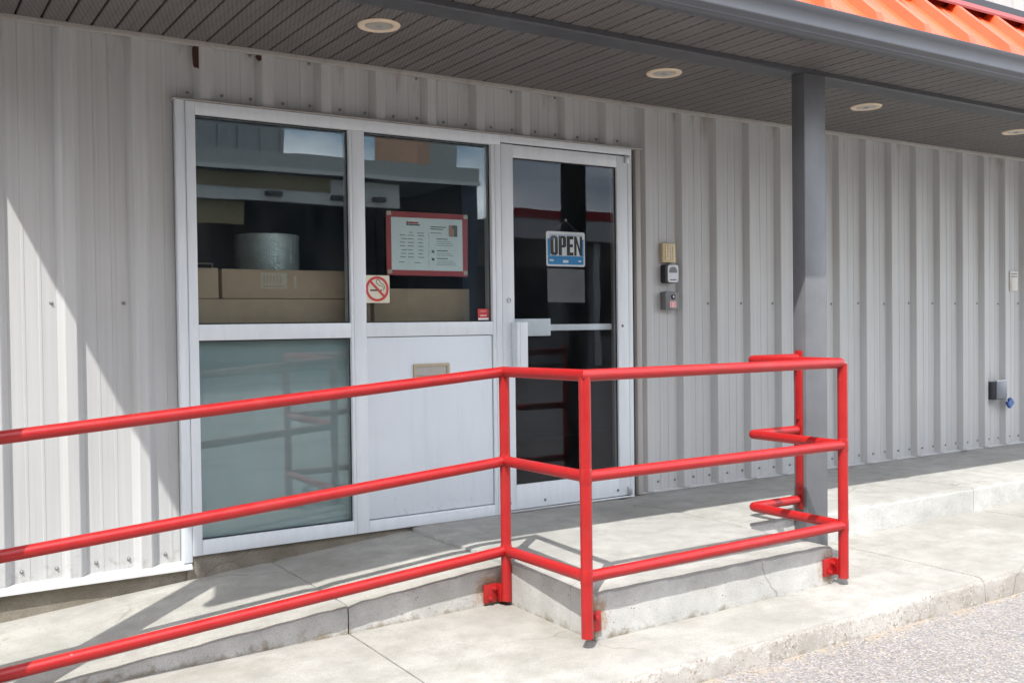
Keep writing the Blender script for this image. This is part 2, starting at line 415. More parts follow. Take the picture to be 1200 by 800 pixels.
def walk_z(x, y): return -.192 + .011*(x-3.1) + .005*(y+1.6)
def ramp_z(x): return -.012 - .083*(2.43-x)
def slab(name, mat, parent, x0, x1, yb, yf, ztop, zbot, edge=.014, wob=.002, step=.06, base_out=0.0, riser='riser', enddrop=.55):
    """a cast slab: level or falling top, front and end arrises rounded and slightly worn"""
    bm = bmesh.new(); n = max(2, int((x1-x0)/step)); rows = []
    for i in range(n+1):
        x = x0+(x1-x0)*i/n
        e = edge*(1+random.uniform(-.35, .5)); w = random.uniform(-wob, wob); w2 = random.uniform(-wob, wob)
        zf = ztop(x, yf); zb = ztop(x, yb); drop = 0
        if i == 0 or i == n: drop = edge*enddrop
        rows.append([bm.verts.new(c) for c in (
            (x, yb, zbot), (x, yb, zb-drop), (x, (yb+yf)/2, ztop(x, (yb+yf)/2)-drop), (x, yf+e*2.2, ztop(x, yf+e*2.2)-drop),
            (x, yf+e*.8+w*.5, zf-e*.22-drop), (x, yf+e*.2+w, zf-e*.85-drop), (x, yf+w-base_out*.2, zf-e*2.1), (x, yf+w2-base_out*.6, (zf+zbot)/2), (x, yf+w2-base_out, zbot))])
    # bring the end arrises in: extra loops just inside both ends carry the full height
    for A, B in zip(rows, rows[1:]):
        for k in range(8): bm.faces.new((A[k], A[k+1], B[k+1], B[k]))
    for r in (rows[0], rows[-1]): bm.faces.new(r)
    m = MB(); m.bm.free(); m.bm = bm
    o = m.build(name, mat, parent, smooth=True)
    o.data.materials.append(MAT[riser])
    for p in o.data.polygons:
        if abs(p.normal.z) < .6: p.material_index = 1
    return o

pave = struct(MB().box(-8, 12, -1.95, .05, -.75, -.33).build('sidewalk', 'slab'))
for a, b in ((-8, -4.6), (-4.6, -1.4), (-1.4, 1.655), (1.655, 4.55), (4.55, 6.05), (6.05, 8.9), (8.9, 12)):
    slab('slab', 'slab', pave, a+.004, b-.004, .04, -1.985, walk_z, -.42, edge=.016, wob=.003, step=.05, base_out=.008, riser='kerb', enddrop=.15)
for x in (-1.4, 1.655, 4.55, 6.05):
    MB().ext_x([(.03, walk_z(x, .03)-.012), (-1.96, walk_z(x, -1.96)-.016), (-1.96, -.4), (.03, -.4)], x-.005, x+.005).build('joint_filler', 'joint', pave)

land = struct(MB().box(2.44, 3.87, -1.59, .06, -.45, -.06).build('entrance_landing', 'slab_old'))
flat = lambda x, y: 0.0
slab('slab', 'slab_old', land, 2.432, 3.884, .05, -1.612, flat, -.40, edge=.012, wob=.002)
upw = struct(MB().box(3.9, 11.9, -1.0, .06, -.45, -.06).build('raised_walkway', 'slab_old'))
for a, b in ((3.888, 5.97), (5.97, 7.50), (7.50, 9.1), (9.1, 12)):
    slab('slab', 'slab_old', upw, a+.003, b-.003, .05, -1.033, flat, -.40, edge=.012, wob=.002)
for x in (5.97, 7.5): box('joint_filler', 'joint', upw, x-.005, x+.005, -1.02, .04, -.3, -.010)
ramp = struct(MB().box(.1, 2.42, -.9, .06, -.6, -.34).build('ramp', 'ramp'))
for a, b in ((-.15, 1.650), (1.650, 2.430)):
    slab('slab', 'ramp', ramp, a+.004, b-.004, .05, -.922, lambda x, y: ramp_z(x)-.004, -.45, edge=.012, wob=.003)
for x in (1.650, 2.430): box('joint_filler', 'joint', ramp, x-.006, x+.006, -.905, .04, -.3, ramp_z(x)-.018)

# ------------------------------------------------------------------ the shop building
shop = thing('shop_building', 'grey ribbed metal shop with white framed storefront under an orange roofed canopy', 'building', (4, 0, 0))
ZS = 2.470
def ribx(k): return .680+.3097*k if k <= 17 else .680+.3097*17+.3055*(k-17)
def profile(x0, x1, off=0.0):
    pts = []
    for k in range(-12, 40):
        b = ribx(k); nb = ribx(k+1); f = b+.107; w = nb-f
        pts += [(b, .060), (b+.026, .022), (b+.030, .020), (b+.074, .020), (b+.078, .022), (b+.107, .060)]
        for q in (1/3, 2/3):
            c = f+w*q; pts += [(c-.007, .060), (c-.005, .0580), (c+.005, .0580), (c+.007, .060)]
    out = []
    for (xa, ya), (xb, yb) in zip(pts, pts[1:]):
        if xb <= x0 or xa >= x1: continue
        ca = max(xa, x0); cb = min(xb, x1); ya2 = ya+(yb-ya)*(ca-xa)/(xb-xa); yb2 = ya+(yb-ya)*(cb-xa)/(xb-xa)
        if not out: out.append((ca, ya2+off))
        out.append((cb, yb2+off))
    return out
def screw_mesh(pts, parent, r=.006):
    m = MB()
    for x, z, y in pts:
        m.lathe([(r*1.55, 0), (r*1.5, -.002), (r*.95, -.003), (r*.9, -.007), (r*.5, -.0085)], x, y, z, axis='y', seg=8)
    return m.build('screw_row', 'screw', parent, stuff=True)
def wall_y(x):
    p = profile(x-.001, x+.001); return p[0][1]
seams = [-8.0] + [ribx(k)+.09 for k in range(-9, 36, 3)]
spans = []
for a, b in zip(seams, seams[1:]):
    for lo, hi, z0, z1 in ((-9, 1.205, -.035, 2.468), (1.205, 4.063, 2.190, 2.468), (4.063, 99, .012, 2.468)):
        c, d = max(a, lo), min(b, hi)
        if d-c > .02: spans.append((c, d, z0, z1))
for i, (a, b, z0, z1) in enumerate(spans):
    p = MB().ext_z(profile(a, b, -.0012*(i % 2)), z0, z1).build('siding_panel', 'siding', shop)
    sp = []
    for k in range(-9, 36):
        for dx in (-.022, .145):
            x = ribx(k)+dx
            if not (a+.01 < x < b-.01): continue
            y = wall_y(x)-.0015
            if z1-z0 > 2: 
                if dx < 0: sp.append((x, 1.216+random.uniform(-.003, .003), y))
                sp.append((x, z0+.055+random.uniform(-.004, .004), y))
            else:
                sp.append((x, 2.228+random.uniform(-.003, .003), y))
                if dx < 0 and random.random() < .6: sp.append((x, 2.446, y))
    if sp: screw_mesh(sp, p)
# wall core behind the sheets, with the storefront opening left free
for a in ((-8, 1.215, .078, .26, -.03, 2.6), (4.02, 12, .078, .26, -.03, 2.6), (1.215, 4.02, .078, .26, 2.185, 2.6)):
    box('wall_core', 'trim', shop, *a)
box('soffit_trim', 'trim', shop, -.1, 11.5, .004, .022, 2.446, 2.472, bev=.002)
box('soffit_trim', 'trim', shop, -.1, 11.5, .0221, .077, 2.4685, 2.4725)
# foundation and drip flashing left of and under the storefront
def fnd(x0, x1, ztop, y0):
    m = MB(); n = int((x1-x0)/.1)
    rows = []
    for i in range(n+1):
        x = x0+(x1-x0)*i/n; w = random.uniform(-.003, .003)
        rows.append([m.bm.verts.new(c) for c in ((x, .25, ztop), (x, y0+.004+w, ztop), (x, y0+w*1.5, ztop-.02), (x, y0-.002+w, -.16), (x, y0-.01, -.45), (x, .25, -.45))])
    for A, B in zip(rows, rows[1:]):
        for k in range(5): m.bm.faces.new((A[k], A[k+1], B[k+1], B[k]))
    m.bm.faces.new(rows[0]); m.bm.faces.new(rows[-1]); return m.build('foundation', 'found', shop)
fnd(-8, 2.43, -.042, .030)
fnd(1.225, 2.46, -.004, .022)
box('foundation', 'found', shop, 2.43, 12, .085, .25, -.45, -.008)
MB().ext_x([(.075, -.026), (.018, -.030), (-.004, -.052), (-.006, -.060), (-.002, -.060), (.02, -.036), (.075, -.032)], -8, 1.246).build('drip_flashing', 'flash', shop)
MB().ext_x([(.077, .018), (.030, .010), (.022, .0035), (.026, .003), (.077, .005)], 4.06, 12).build('drip_flashing', 'flash', shop)
# trims round the opening
box('opening_trim', 'alu', shop, 1.207, 1.2505, .008, .075, -.030, 2.186, bev=.003)
box('opening_trim', 'trim', shop, 1.195, 4.066, -.004, .075, 2.1795, 2.187, bev=.0015)
box('opening_trim', 'trim', shop, 4.024, 4.064, .006, .075, .006, 2.1785, bev=.003)
box('opening_trim', 'gapshadow', shop, 3.989, 4.0235, .035, .075, .006, 2.1785)  # recessed strip with the gap's shadow put into its dark colour
# a rusty patch where the closure strip has come away above the window
MB().ext_y([(1.302, 2.446), (1.334, 2.446), (1.334, 2.385), (1.331, 2.352), (1.325, 2.340), (1.318, 2.347), (1.308, 2.350), (1.3035, 2.372), (1.301, 2.41)], .0215, .05).build('rust_patch', 'rust', shop)
MB().ext_y([(1.612, 2.446), (1.640, 2.446), (1.636, 2.425), (1.626, 2.418), (1.618, 2.43)], .0215, .05).build('rust_patch', 'rust', shop)

# ---- storefront: frame members, panes, panel
sf = MB()
F0, F1 = 0.0, .085
sf.box(1.252, 1.296, F0, F1, .0, 2.1775, bev=.002)
sf.box(1.2965, 3.018, F0, F1, 2.119, 2.1772, bev=.002)
store = sf.build('storefront_frame', 'alu', shop, smooth=True)
box('mullion', 'alu', store, 2.086, 2.1005, F0+.001, F1, .001, 2.1185, bev=.0015)
box('mullion', 'alu', store, 2.1015, 2.172, F0, F1, .001, 2.1185, bev=.002)
box('mullion', 'alu', store, 2.956, 2.9785, F0+.001, F1, .001, 2.1185, bev=.0015)
box('mullion', 'alu', store, 2.9795, 3.0185, F0-.001, F1, .001, 2.1185, bev=.002)
box('transom', 'alu', store, 1.2965, 2.0855, F0+.0005, F1, 1.034, 1.111, bev=.002)
box('transom', 'alu', store, 2.1725, 2.9555, F0+.0005, F1, 1.036, 1.111, bev=.002)
box('sill', 'alu', store, 1.2965, 2.0855, F0+.0005, F1, .001, .070, bev=.002)
box('sill', 'alu', store, 2.1725, 2.9555, F0+.0005, F1, .001, .062, bev=.002)
def pane(parent, x0, x1, z0, z1, y=.030, mat='glass'):
    p = box('pane', mat, parent, x0-.004, x1+.004, y, y+.004, z0-.004, z1+.004)
    if mat == 'glass': box('pane', mat, parent, x0-.004, x1+.004, y+.013, y+.017, z0-.004, z1+.004)
    m = MB(); w = .006
    m.box(x0, x1, y-.006, y-.001, z0, z0+w); m.box(x0, x1, y-.006, y-.001, z1-w, z1)
    m.box(x0, x0+w*.5, y-.006, y-.001, z0+w, z1-w); m.box(x1-w, x1, y-.006, y-.001, z0+w, z1-w)
    m.build('gasket', 'gasket', parent); return p
pane(store, 1.2965, 2.0855, 1.1115, 2.1185)
pane(store, 2.1725, 2.9555, 1.1115, 2.1185)
pane(store, 1.2965, 2.0855, .0705, 1.0335)
ip = box('infill_panel', 'panel', store, 2.175, 2.9505, .010, .05, .068, 1.032, bev=.0015)
box('gasket', 'gasket', store, 2.1725, 2.9555, .052, .06, .063, 1.0355)
box('backing_board', 'backing', store, 1.297, 2.0855, .056, .064, .071, 1.0335)
# letter slot in the infill panel
ml = MB().ring_y(rrect(2.446, 2.668, .800, .884, .004, 2), rrect(2.462, 2.652, .816, .868, .002, 2), -.002, .0095).build('letter_slot', 'brass', store)
MB().box(2.463, 2.651, .002, .0085, .817, .867, bev=.001).build('slot_flap', 'brassdark', store)

# ---- door
dr = MB()
dr.box(3.020, 3.101, -.002, .045, .018, 2.128, bev=.002)
dr.box(3.866, 3.950, -.002, .045, .018, 2.128, bev=.002)
dr.box(3.1015, 3.8655, -.0015, .045, 2.056, 2.1275, bev=.002)
dr.box(3.1015, 3.8655, -.0015, .045, .018, .160, bev=.002)
door = dr.build('door', 'alu', shop, smooth=True)
pane(door, 3.1015, 3.8655, .1605, 2.0555, y=.018, mat='glassdoor')
dj = MB(); dj.box(3.0195, 3.9865, 0, F1, 2.1365, 2.1774, bev=.002); dj.box(3.954, 3.9865, 0, F1, .0, 2.136, bev=.002)
djo = dj.build('door_frame', 'alu', shop, smooth=True)
box('door_gap_shade', 'gasket', djo, 3.0195, 3.953, .012, .06, 2.1285, 2.1362)  # black strip colours in the shade of the gap above the leaf
box('threshold', 'steel', djo, 3.019, 3.953, -.012, .08, .001, .014, bev=.004)
box('pull_handle', 'alu', door, 3.078, 3.098, -.062, -.0025, .842, 1.106, bev=.004)
box('pull_handle', 'alu', door, 3.0985, 3.152, -.062, -.050, .842, 1.106, bev=.003)
MB().lathe([(.0145, 0), (.0145, -.006), (.010, -.008), (.009, -.005), (.003, -.004)], 3.062, -.0022, 1.231, axis='y', seg=20).build('lock_cylinder', 'steel', door, smooth=True)
box('push_bar_housing', 'alu', door, 3.125, 3.392, .050, .090, 1.022, 1.125, bev=.004)
box('push_bar', 'alu', door, 3.3925, 3.862, .056, .080, 1.052, 1.090, bev=.004)
box('hinge', 'steel', door, 3.925, 3.958, -.014, -.0025, 2.085, 2.135, bev=.003)
box('hinge', 'steel', door, 3.925, 3.958, -.014, -.0025, .018, .070, bev=.003)
sc = [(3.90, 1.075, -.003), (3.30, .055, -.003), (3.85, .055, -.003), (3.055, .06, -.003)]
screw_mesh(sc, door, .006)

# ---- canopy: soffit boards, beam, gutter, roof
XL, XR = .12, 10.6
sof = box('soffit', 'dark', shop, XL, XR, -1.55, .07, 2.492, 2.51)
s0 = .531-.1035*4
m = MB()
bp = [(-.0475, 2.489), (-.0475, 2.4745), (-.0445, 2.4705), (-.0405, 2.470), (-.002, 2.470), (0, 2.4715), (.002, 2.470), (.0405, 2.470), (.0445, 2.4705), (.0475, 2.4745), (.0475, 2.489)]
# profile is across x, run along y
a = [m.bm.verts.new((x, .0225, z)) for x, z in bp]; b = [m.bm.verts.new((x, -1.549, z)) for x, z in bp]
for i in range(len(bp)):
    j = (i+1) % len(bp); m.bm.faces.new((a[i], a[j], b[j], b[i]))
m.bm.faces.new(a); m.bm.faces.new(b[::-1])
proto = m.build('soffit_board', 'soffit', sof)
proto.location = (s0+.05175, 0, 0); proto.matrix_parent_inverse = sof.matrix_world.inverted()
i = 1
while s0+.1035*(i+1) < XR:
    c = proto.copy(); col.objects.link(c); c.location = (s0+.05175+.1035*i, 0, random.uniform(-.0008, .0008)); i += 1
MB().ext_x([(-.953, 2.4685), (-.953, 2.452), (-.962, 2.446), (-1.106, 2.440), (-1.116, 2.446), (-1.118, 2.4685)], XL, XR).build('canopy_beam', 'steelblue', shop)
box('fascia', 'dark', shop, XL, XR, -1.556, -1.5505, 2.462, 2.60)  # near-black colour puts the shade of the gutter gap on the fascia
gp = [(-1.5625, 2.585), (-1.5625, 2.442), (-1.566, 2.439), (-1.600, 2.439), (-1.610, 2.444), (-1.622, 2.462), (-1.632, 2.474), (-1.637, 2.479), (-1.639, 2.485),
      (-1.638, 2.492), (-1.642, 2.520), (-1.650, 2.548), (-1.660, 2.566), (-1.660, 2.574), (-1.652, 2.574), (-1.650, 2.568), (-1.630, 2.50), (-1.62, 2.455), (-1.570, 2.455), (-1.566, 2.585)]
MB().ext_x(gp, XL-.175, XR).build('gutter', 'gutter', shop, smooth=True)
# roof: short steep pan-and-rib sheets
RL = XL-.17
roof = box('roof', 'dark', shop, XL, XR, -1.2, .07, 2.52, 2.56)
A0, A1 = Vector((0, -1.640, 2.5535)), Vector((0, -1.235, 2.945))
dirv = (A1-A0).normalized(); nrm = Vector((0, -dirv.z, dirv.y))
P = .3895; R0 = 4.216-P*11.0
def roof_sheet():
    m = MB()
    prof = [(0, 0), (.016, .042), (.062, .042), (.095, 0), (.18, 0), (.186, .004), (.20, .004), (.206, 0), (.29, 0), (.296, .004), (.310, .004), (.316, 0), (P, 0)]
    lo = [m.bm.verts.new(A0+dirv*.075+Vector((x, 0, 0))+nrm*h) for x, h in prof]; hi = [m.bm.verts.new(A1+Vector((x, 0, 0))+nrm*h) for x, h in prof]
    for i in range(len(prof)-1): m.bm.faces.new((lo[i], lo[i+1], hi[i+1], hi[i]))
    # thin underside
    lo2 = [m.bm.verts.new(v.co-nrm*.0015) for v in lo]; hi2 = [m.bm.verts.new(v.co-nrm*.0015) for v in hi]
    for i in range(len(prof)-1): m.bm.faces.new((lo2[i], hi2[i], hi2[i+1], lo2[i+1])); m.bm.faces.new((lo[i], lo2[i], lo2[i+1], lo[i+1]))
    toe = [m.bm.verts.new(A0+Vector((x, 0, 0))+nrm*(h*.12)) for x, h in prof]
    for i in range(len(prof)-1): m.bm.faces.new((toe[i], toe[i+1], lo[i+1], lo[i]))
    return m.build('roof_sheet', 'orange', roof)
rs = roof_sheet(); k = 0
while R0+P*(k+1) < XR:
    if R0+P*k >= RL-.1:
        o = rs if k == 0 or rs.location.x == 0 and not rs.get('used') else rs.copy()
        if o is rs: rs['used'] = 1
        else: col.objects.link(o)
        o.location = (R0+P*k, 0, 0); o.matrix_parent_inverse = roof.matrix_world.inverted()
    k += 1
if 'used' in rs: del rs['used']
for o in [o for o in col.objects if o.name.startswith('roof_sheet')]:
    if 'used' in o: del o['used']
c0 = A1+nrm*.050-dirv*.035; c1 = A1+nrm*.054+dirv*.03
MB().ext_x([(c0.y, c0.z-.012), (c0.y-.002, c0.z), (c1.y, c1.z), (c1.y+.09, c1.z+.004), (c1.y+.09, c1.z-.004), (c1.y+.004, c1.z-.008), (c0.y+.004, c0.z-.012)], RL, XR).build('roof_cap', 'cap', shop)
box('roof_closure', 'cap', shop, RL, XR, -1.222, -1.205, 2.78, 2.995)
MB().box(RL, XR, -1.125, -1.085, 2.86, 3.115).build('roof_edge_bar', 'black', shop)
box('roof_deck', 'steelblue', shop, RL, XR, -1.158, .07, 2.80, 2.859)
w = MB().ext_z(profile(XL-8, 12, .04), 2.865, 6.0).build('upper_wall', 'whitewall', shop)
box('wall_core', 'trim', shop, -8, 12, .12, .3, 2.61, 6.0)
# posts
for x0, x9 in ((4.270, 4.442), (.135, .28)):
    zb = walk_z(x0, -1.08)-.004
    p = MB().box(x0, x9, -1.126, -1.036, zb, 2.444, bev=.004).build('canopy_post', 'post', shop, smooth=True)
# downlights
for x in (1.955, 3.675, 5.396, 7.110, 8.83):
    d = MB().lathe([(.070, 2.4695-2.47), (.098, -.0008), (.0985, -.004), (.094, -.0095), (.072, -.011), (.064, -.007), (.062, -.001)], x, -.662, 2.470, seg=40).build('downlight', 'cream', shop, smooth=True)
    MB().lathe([(.060, -.008), (.058, -.002), (.046, .0), (.044, -.004), (.02, -.002), (.018, -.007)], x, -.662, 2.470, seg=32).build('reflector', 'reflector', d, smooth=True)
    MB().lathe([(.004, -.013), (.016, -.010), (.0175, -.004), (.012, .0)], x, -.662, 2.470, seg=20).build('bulb', 'bulb', d, smooth=True)

# ------------------------------------------------------------------ room behind the glass
room = struct(box('shop_floor', 'roomfloor', None, -2, 10, .262, 6, -.1, -.002))
struct(box('shop_back_wall', 'roomwall', None, -2, 10, 6.0, 6.1, -.1, 2.8))
struct(box('shop_side_wall', 'roomwall', None, -2.1, -2.0, .262, 6, -.1, 2.8))
struct(box('shop_side_wall', 'roomwall', None, 10, 10.1, .262, 6, -.1, 2.8))
struct(box('shop_ceiling', 'roomwall', None, -2, 10, .262, 6, 2.7, 2.79))
pf = thing('picture_frame', 'thin framed notice hanging dimly on the wall behind the boxes', 'frame', (2.15, 2.98, 1.38))
MB().ring_y(rrect(1.98, 2.22, 1.39, 1.60, .002, 1), rrect(1.992, 2.208, 1.402, 1.588, .002, 1), 2.975, 2.999).build('frame', 'steel', pf)
MB().box(1.9925, 2.2075, 2.985, 2.999, 1.4025, 1.5875).build('print', 'farnavy', pf)
dw = thing('inner_doorway', 'dark doorway in the partition behind the bubble wrap roll', 'doorway', (4.0, 2.98, 0))
MB().ring_y([(3.62, -.001), (4.55, -.001), (4.55, 2.1), (3.62, 2.1)], [(3.69, .0), (4.48, .0), (4.48, 2.03), (3.69, 2.03)], 2.97, 2.999).build('door_casing', 'roomwall', dw)
MB().box(3.691, 4.479, 2.98, 2.999, .0, 2.029, bev=.003).build('door_leaf', 'farnavy', dw)
struct(box('shop_partition', 'roomwall', None, -2, 10, 3.0, 3.1, -.001, 2.695))
def carton(x0, x1, y0, y1, z0, z1, label):
    t = thing('cardboard_box', label, 'box', ((x0+x1)/2, (y0+y1)/2, z0), 'cardboard boxes behind the window')
    MB().box(x0, x1, y0, y1, z0, z1, bev=.004).build('carton', 'card', t, smooth=True)
    MB().box(x0+.003, x1-.003, (y0+y1)/2-.025, (y0+y1)/2+.025, z1, z1+.0015).build('tape', 'tape', t)
    return t
carton(1.235, 2.155, .14, .74, .0, .62, 'large cardboard carton at the bottom of the stack behind the lower pane')
b2 = carton(1.235, 2.155, .14, .74, .622, 1.239, 'wide cardboard carton carrying two flat cartons behind the upper left window')
carton(1.235, 1.437, .145, .69, 1.2415, 1.393, 'short flat cardboard carton beside the longer labelled one')
b3 = carton(1.452, 2.150, .14, .69, 1.2415, 1.390, 'flat cardboard carton with pale printed label, under the bubble wrap roll')
MB().box(1.650, 1.790, .1385, .1395, 1.292, 1.374).build('printed_label', 'tape', b3)
lm = MB()
for kx in range(6): lm.box(1.664+kx*.017, 1.672+kx*.017, .1375, .1382, 1.32, 1.36)
lm.box(1.660, 1.775, .1375, .1382, 1.300, 1.309); lm.build('print', 'card', b3)
MB().box(1.828, 1.840, .1385, .1395, 1.292, 1.36).build('tape', 'tape', b3)
carton(2.290, 2.895, .16, .70, .0, .64, 'lower cardboard carton of the stack behind the notice window')
carton(2.290, 2.895, .16, .70, .642, 1.300, 'upper cardboard carton standing under the red bordered notice')
carton(2.19, 2.280, .18, .70, .0, 1.296, 'narrow upright cardboard carton behind the no smoking sticker')
rl = thing('bubble_wrap_roll', 'silvery roll of bubble wrap standing on the cardboard boxes', 'bubble wrap', (1.815, .52, 1.393))
MB().lathe([(.172, .001), (.175, .003), (.1755, .10), (.175, .203), (.172, .206), (.045, .206), (.04, .201), (.04, .005)], 1.815, .52, 1.393, seg=48).build('roll', 'bubble', rl, smooth=True)
MB().lathe([(.038, .004), (.038, .205), (.032, .205), (.032, .004)], 1.815, .52, 1.393, seg=24).build('cardboard_core', 'card', rl, smooth=True)

# ------------------------------------------------------------------ red handrail
rail = thing('handrail', 'red painted pipe handrail along the ramp and round the landing', 'handrail', (2.4, -1.3, -.2))
PR = .0243
B_ = lambda z: Vector((2.412, -.972, z)); A_ = lambda z: Vector((2.355, -1.662, z)); C_ = lambda z: Vector((3.904, -1.662, z))
E_ = lambda z: Vector((3.898, -1.075, z)); G_ = lambda z: Vector((4.247, -1.078, z))
def L_(z0): return Vector((-1.05, -.985, z0 - .0735*(2.412+1.05)))
def corner(p, a, b, r=.035, n=5):
    """round the corner p between a and b"""
    da = (a-p).normalized(); db = (b-p).normalized(); out = []
    for i in range(n+1):
        t = i/n; out.append(p + da*r*(1-t)**2 + db*r*t**2)
    return out
Z3 = {'t': (.878, .889, .889, .889), 'm': (.468, .487, .494, .494), 'l': (.056, .086, .106, .108)}
b, a, c, e = Z3['t']
MB().tube([L_(b), B_(b), A_(a), *corner(C_(c), A_(a), E_(e), .03), *corner(E_(e), C_(c), G_(e), .03), G_(e)], PR, 20).build('top_rail', 'red', rail, smooth=True)
for key in ('m', 'l'):
    b, a, c, e = Z3[key]
    for pth in ([L_(b), B_(b)], [B_(b), A_(a)], [A_(a), C_(c)], [C_(c), *corner(E_(e), C_(c), G_(e), .03), G_(e)]):
        MB().tube(pth, PR*.985, 20, cap=True).build('rail', 'red', rail, smooth=True)
def post(p, zt, zb): MB().tube([(p.x, p.y, zb), (p.x, p.y, zt)], PR, 20).build('post', 'red', rail, smooth=True)
post(B_(0), .878, -.176); post(A_(0), .889, -.158); post(C_(0), .886, -.150); post(L_(.878), .62, -.215)
# weld beads where rails meet posts
for P_, zz in ((B_, (.468, .056)), (A_, (.487, .086)), (C_, (.494, .106))):
    for z in zz: MB().lathe([(PR*1.0, -.032), (PR*1.06, -.026), (PR*1.06, .026), (PR*1.0, .032)], P_(0).x, P_(0).y, z, seg=20).build('weld', 'red', rail, smooth=True)
# foot brackets bolted to the concrete
def bracket(x0, x1, yface, yp, z0, z1, xs):
    m = MB(); m.box(x0, x1, yface-.013, yface-.0035, z0, z1, bev=.002); m.box(xs-.005, xs+.005, yp, yface-.0135, z0+.004, z1-.004, bev=.001)
    o = m.build('foot_bracket', 'red', rail, smooth=True)
    for z in (z0+.022, z1-.022): MB().lathe([(.013, 0), (.013, -.006), (.008, -.007), (.008, -.016), (.003, -.018)], (x0+x1)/2+.012*(1 if z > (z0+z1)/2 else -1), yface-.0132, z, axis='y', seg=6).build('bolt', 'red', o)
bracket(2.312, 2.395, -.924, -.962, -.185, -.097, 2.390)
bracket(2.366, 2.452, -1.614, -1.655, -.155, -.072, 2.372)
bracket(3.806, 3.896, -1.614, -1.655, -.140, -.055, 3.890)
bar = box('mounting_bar', 'red', rail, 4.2605, 4.2685, -1.104, -1.056, .055, .930, bev=.0015)
for z in (.56, .165):
    m = MB(); m.box(4.250, 4.260, -1.088, -1.072, z-.008, z+.008, bev=.002); m.build('bolt', 'red', bar)

# ------------------------------------------------------------------ things on the wall and the glass
wy = .0555
kp = thing('keypad', 'ivory plastic door keypad with rows of keys, topmost of three wall devices', 'keypad', (4.325, wy, 1.48))
MB().box(4.262, 4.372, .026, wy, 1.478, 1.604, bev=.006).build('housing', 'ivory', kp, smooth=True)
m0 = None
for r in range(6):
    for q in range(4):
        x = 4.281+q*.0205; z = 1.498+r*.0165
        MB().box(x, x+.017, .0215, .0255, z, z+.0135, bev=.001).build('key', 'ivorykey', kp)
ks = thing('key_safe', 'black and silver key safe between the ivory keypad and the door camera', 'key safe', (4.33, wy, 1.345))
MB().ext_y(rrect(4.266, 4.374, 1.345, 1.466, .018, 5), .006, wy).build('housing', 'black', ks)
MB().ext_y(rrect(4.281, 4.371, 1.350, 1.462, .016, 5), .0015, .0055).build('cover', 'silver', ks)
MB().ext_y([(4.294, 1.412), (4.358, 1.412), (4.358, 1.430), (4.350, 1.444), (4.337, 1.450), (4.315, 1.450), (4.302, 1.444), (4.294, 1.430)], -.001, .0012).build('shutter', 'greyplastic', ks)
box('nameplate', 'black', ks, 4.300, 4.352, -.0005, .0012, 1.364, 1.3695)
dc = thing('door_camera', 'dark grey door intercom with round lens and glowing pink label', 'intercom', (4.33, wy, 1.172))
MB().box(4.262, 4.376, .004, wy, 1.172, 1.290, bev=.004).build('housing', 'greyplastic', dc, smooth=True)
MB().lathe([(.017, 0), (.017, -.003), (.012, -.004), (.009, -.002)], 4.326, .0035, 1.257, axis='y', seg=20).build('lens_ring', 'black', dc, smooth=True)
MB().lathe([(.0065, -.001), (.006, -.005), (.002, -.006)], 4.326, .0035, 1.257, axis='y', seg=14).build('lens', 'steel', dc, smooth=True)
MB().ext_y(rrect(4.298, 4.350, 1.187, 1.229, .004, 3), .0015, .0038).build('label_plate', 'pinklabel', dc)  # plain pink colour stands in for the label's glow, no emission
m = MB()
for x0, x1, z0, z1 in ((4.306, 4.318, 1.221, 1.224), (4.306, 4.318, 1.206, 1.209), (4.306, 4.318, 1.192, 1.195), (4.306, 4.309, 1.195, 1.221), (4.326, 4.342, 1.221, 1.224), (4.326, 4.342, 1.206, 1.209), (4.326, 4.342, 1.192, 1.195), (4.339, 4.342, 1.195, 1.221)):
    m.box(x0, x1, .0008, .0014, z0, z1)
m.build('label_print', 'redink', dc)

wb = thing('wall_control', 'small off white control box high on the ribbed wall', 'control box', (8.25, .055, 1.325))
MB().box(8.185, 8.300, .020, .0555, 1.325, 1.492, bev=.003).build('housing', 'offwhite', wb, smooth=True)
MB().box(8.198, 8.286, .0155, .0195, 1.338, 1.432, bev=.002).build('cover', 'offwhite', wb, smooth=True)
MB().box(8.198, 8.286, .0165, .0195, 1.444, 1.452).build('seam', 'greyplastic', wb)
MB().box(8.198, 8.286, .0165, .0195, 1.466, 1.474).build('seam', 'greyplastic', wb)
ob = thing('outlet_box', 'grey metal outdoor outlet box with hinged lid low on the wall', 'outlet box', (7.96, .055, .4))
MB().box(7.885, 8.030, -.020, .0555, .405, .556, bev=.004).build('housing', 'steelblue', ob, smooth=True)
MB().box(7.893, 8.040, -.036, -.0205, .412, .562, bev=.005).build('lid', 'lidgrey', ob, smooth=True)
MB().tube([(7.895, -.0285, .564), (8.038, -.0285, .564)], .006, 10).build('hinge', 'steel', ob, smooth=True)
MB().tube([(8.024, -.030, .411), (8.03, -.030, .392)], .004, 8).build('hasp', 'steel', ob)
pl = thing('padlock', 'blue padlock hanging tilted from the grey outlet box', 'padlock', (8.06, -.03, .35))
def rot(o, c, ang):
    me = o.data; me.transform(Matrix.Translation(c) @ Matrix.Rotation(ang, 4, 'Y') @ Matrix.Translation(-Vector(c)))
pb = MB().ext_y(rrect(8.022, 8.094, .316, .380, .010, 4), -.042, -.018).build('body', 'blue', pl)
ps = MB().tube([(8.040, -.030, .378), (8.040, -.030, .398), (8.046, -.030, .410), (8.058, -.030, .414), (8.070, -.030, .410), (8.076, -.030, .398), (8.076, -.030, .378)], .0045, 10).build('shackle', 'steel', pl, smooth=True)
for o in (pb, ps):
    o.parent = None; rot(o, (8.044, -.03, .400), math.radians(-42)); o.parent = pl; o.matrix_parent_inverse = pl.matrix_world.inverted()

